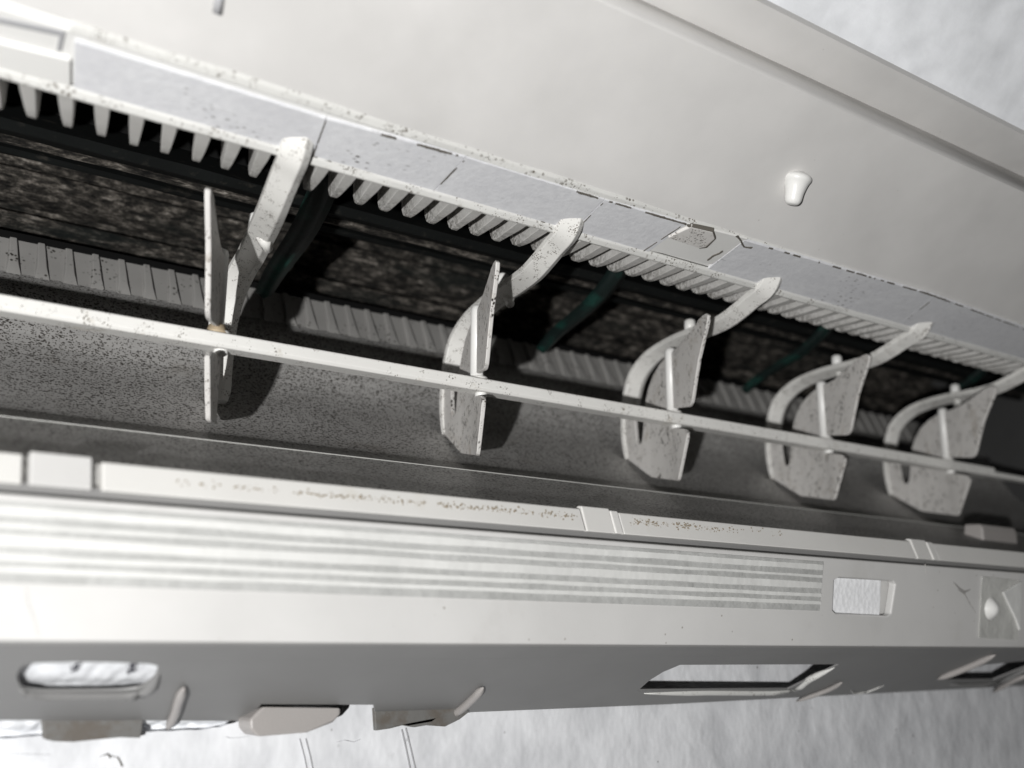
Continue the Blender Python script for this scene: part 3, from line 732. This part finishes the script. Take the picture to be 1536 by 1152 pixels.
# ================================================================ UNDERSIDE
U0, U1 = (0.7985, 0.0060), (0.952, -0.0530)
LU = math.hypot(U1[0] - U0[0], U1[1] - U0[1]); uy, uz = (U1[0] - U0[0]) / LU, (U1[1] - U0[1]) / LU
def onU(px, py): q = hit(px, py, U0, U1); return (q.x, (q.y - U0[0]) * uy + (q.z - U0[1]) * uz)
def fU(u, v, t): return (u, U0[0] + uy * v - uz * t, U0[1] + uz * v + uy * t)      # positive t = up, into the unit
def rounded(pts, n=3):
    out = []; m = len(pts)
    for i in range(m):
        a, b, c = Vector(pts[i - 1]), Vector(pts[i]), Vector(pts[(i + 1) % m])
        p, q = b.lerp(a, .3), b.lerp(c, .3)
        for j in range(n + 1):
            t = j / n; out.append(tuple(p * (1 - t) ** 2 + b * 2 * t * (1 - t) + q * t * t))
    return out
h1 = rounded([onU(*p) for p in ((26, 1016), (34, 1000), (60, 994), (215, 995), (238, 1000), (232, 1017), (206, 1036), (62, 1038), (34, 1034))])
h2 = [onU(*p) for p in ((958, 1036), (975, 1021), (996, 1008), (1020, 998), (1258, 997), (1182, 1034))]
h3 = [onU(*p) for p in ((1418, 1021), (1448, 1006), (1480, 997), (1534, 992), (1560, 992), (1490, 1020))]
edge = [onU(*p) for p in ((-260, 1081), (358, 1082), (374, 1080), (393, 1057), (560, 1058), (562, 1077), (690, 1074), (706, 1069), (1000, 1057), (1536, 1029), (1560, 1027))]
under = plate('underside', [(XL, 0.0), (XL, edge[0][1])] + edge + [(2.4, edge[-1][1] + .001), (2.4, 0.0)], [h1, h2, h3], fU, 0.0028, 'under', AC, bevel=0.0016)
def raised(name, pts, t0, mat, parent=under, on=onU, f=fU, bevel=0.0008):
    q = [on(*p) for p in pts]
    return plate(name, q, [], lambda u, v, t: f(u, v, -t0 + t), t0 + 0.002, mat, parent, bevel=bevel)
# lips round the slots
def bead(pts, r, parent=under, mat='under', lift=0.002, nm='slot_lip'):
    P3 = chain([fU(*onU(*p), -lift) for p in pts], 4); n = len(P3)
    tube(nm, P3, r, mat, parent, seg=10, radii=[r * (0.15 + 0.85 * min(1, 6 * i / n, 6 * (n - 1 - i) / n)) for i in range(n)])
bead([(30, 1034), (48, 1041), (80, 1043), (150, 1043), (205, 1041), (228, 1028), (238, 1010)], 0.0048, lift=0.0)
bead([(966, 1040), (1060, 1038), (1180, 1037), (1216, 1018), (1252, 1001)], 0.004, mat='rim', lift=0.0)
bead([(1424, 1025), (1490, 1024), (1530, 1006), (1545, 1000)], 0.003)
for pts, r in (([(276, 1026), (268, 1046), (262, 1066), (250, 1090)], 0.0042), ([(724, 1027), (712, 1040), (695, 1056), (672, 1074)], 0.0042), ([(1262, 1020), (1240, 1032), (1193, 1049)], 0.003),
               ([(1492, 979), (1450, 998), (1404, 1016)], 0.0046), ([(1540, 1010), (1520, 1018), (1488, 1036)], 0.0034)):
    bead(pts, r, mat='clip', lift=0.003, nm='stiffening_rib')
bead([(1276, 1034), (1282, 1039), (1300, 1037), (1326, 1027)], 0.0009, mat='rim', lift=0.001, nm='moulding_ridge')
# lugs hanging from the edge
def lug(px, mat='under', y=0.957, t=0.006, name='lug', bevel=0.001):
    o = [hit(a, b, (y, 0), (y, -1)) for a, b in px]
    return plate(name, [(p.x, p.z) for p in o], [], lambda u, v, d_: (u, y + d_, v), t, mat, under, bevel=bevel)
M['lugm'] = plastic('dirty_lug', (0.15, 0.147, 0.14), 0.6, 0.1, 0.5, 200, stain=(30, 0.5, 0.8, (0.10, 0.085, 0.07)))
lug([(63, 1072), (216, 1072), (213, 1096), (211, 1107), (180, 1106), (150, 1109), (110, 1113), (80, 1112), (66, 1108)], 'lugm')
lug([(562, 1062), (700, 1062), (704, 1068), (690, 1079), (668, 1090), (640, 1088), (622, 1091), (604, 1088), (585, 1093), (564, 1096)], 'lugm')
# pale clip
pc = [hit(a, b, (0.935, 0), (0.935, -1)) for a, b in ((394, 1060), (512, 1062), (512, 1071), (500, 1084), (462, 1099), (386, 1105), (376, 1094), (375, 1079))]
clipo = plate('release_clip', [(p.x, p.z) for p in pc], [], lambda u, v, d_: (u, 0.935 + d_, v), 0.03, 'clip', AC, bevel=0.0035, seg=3)
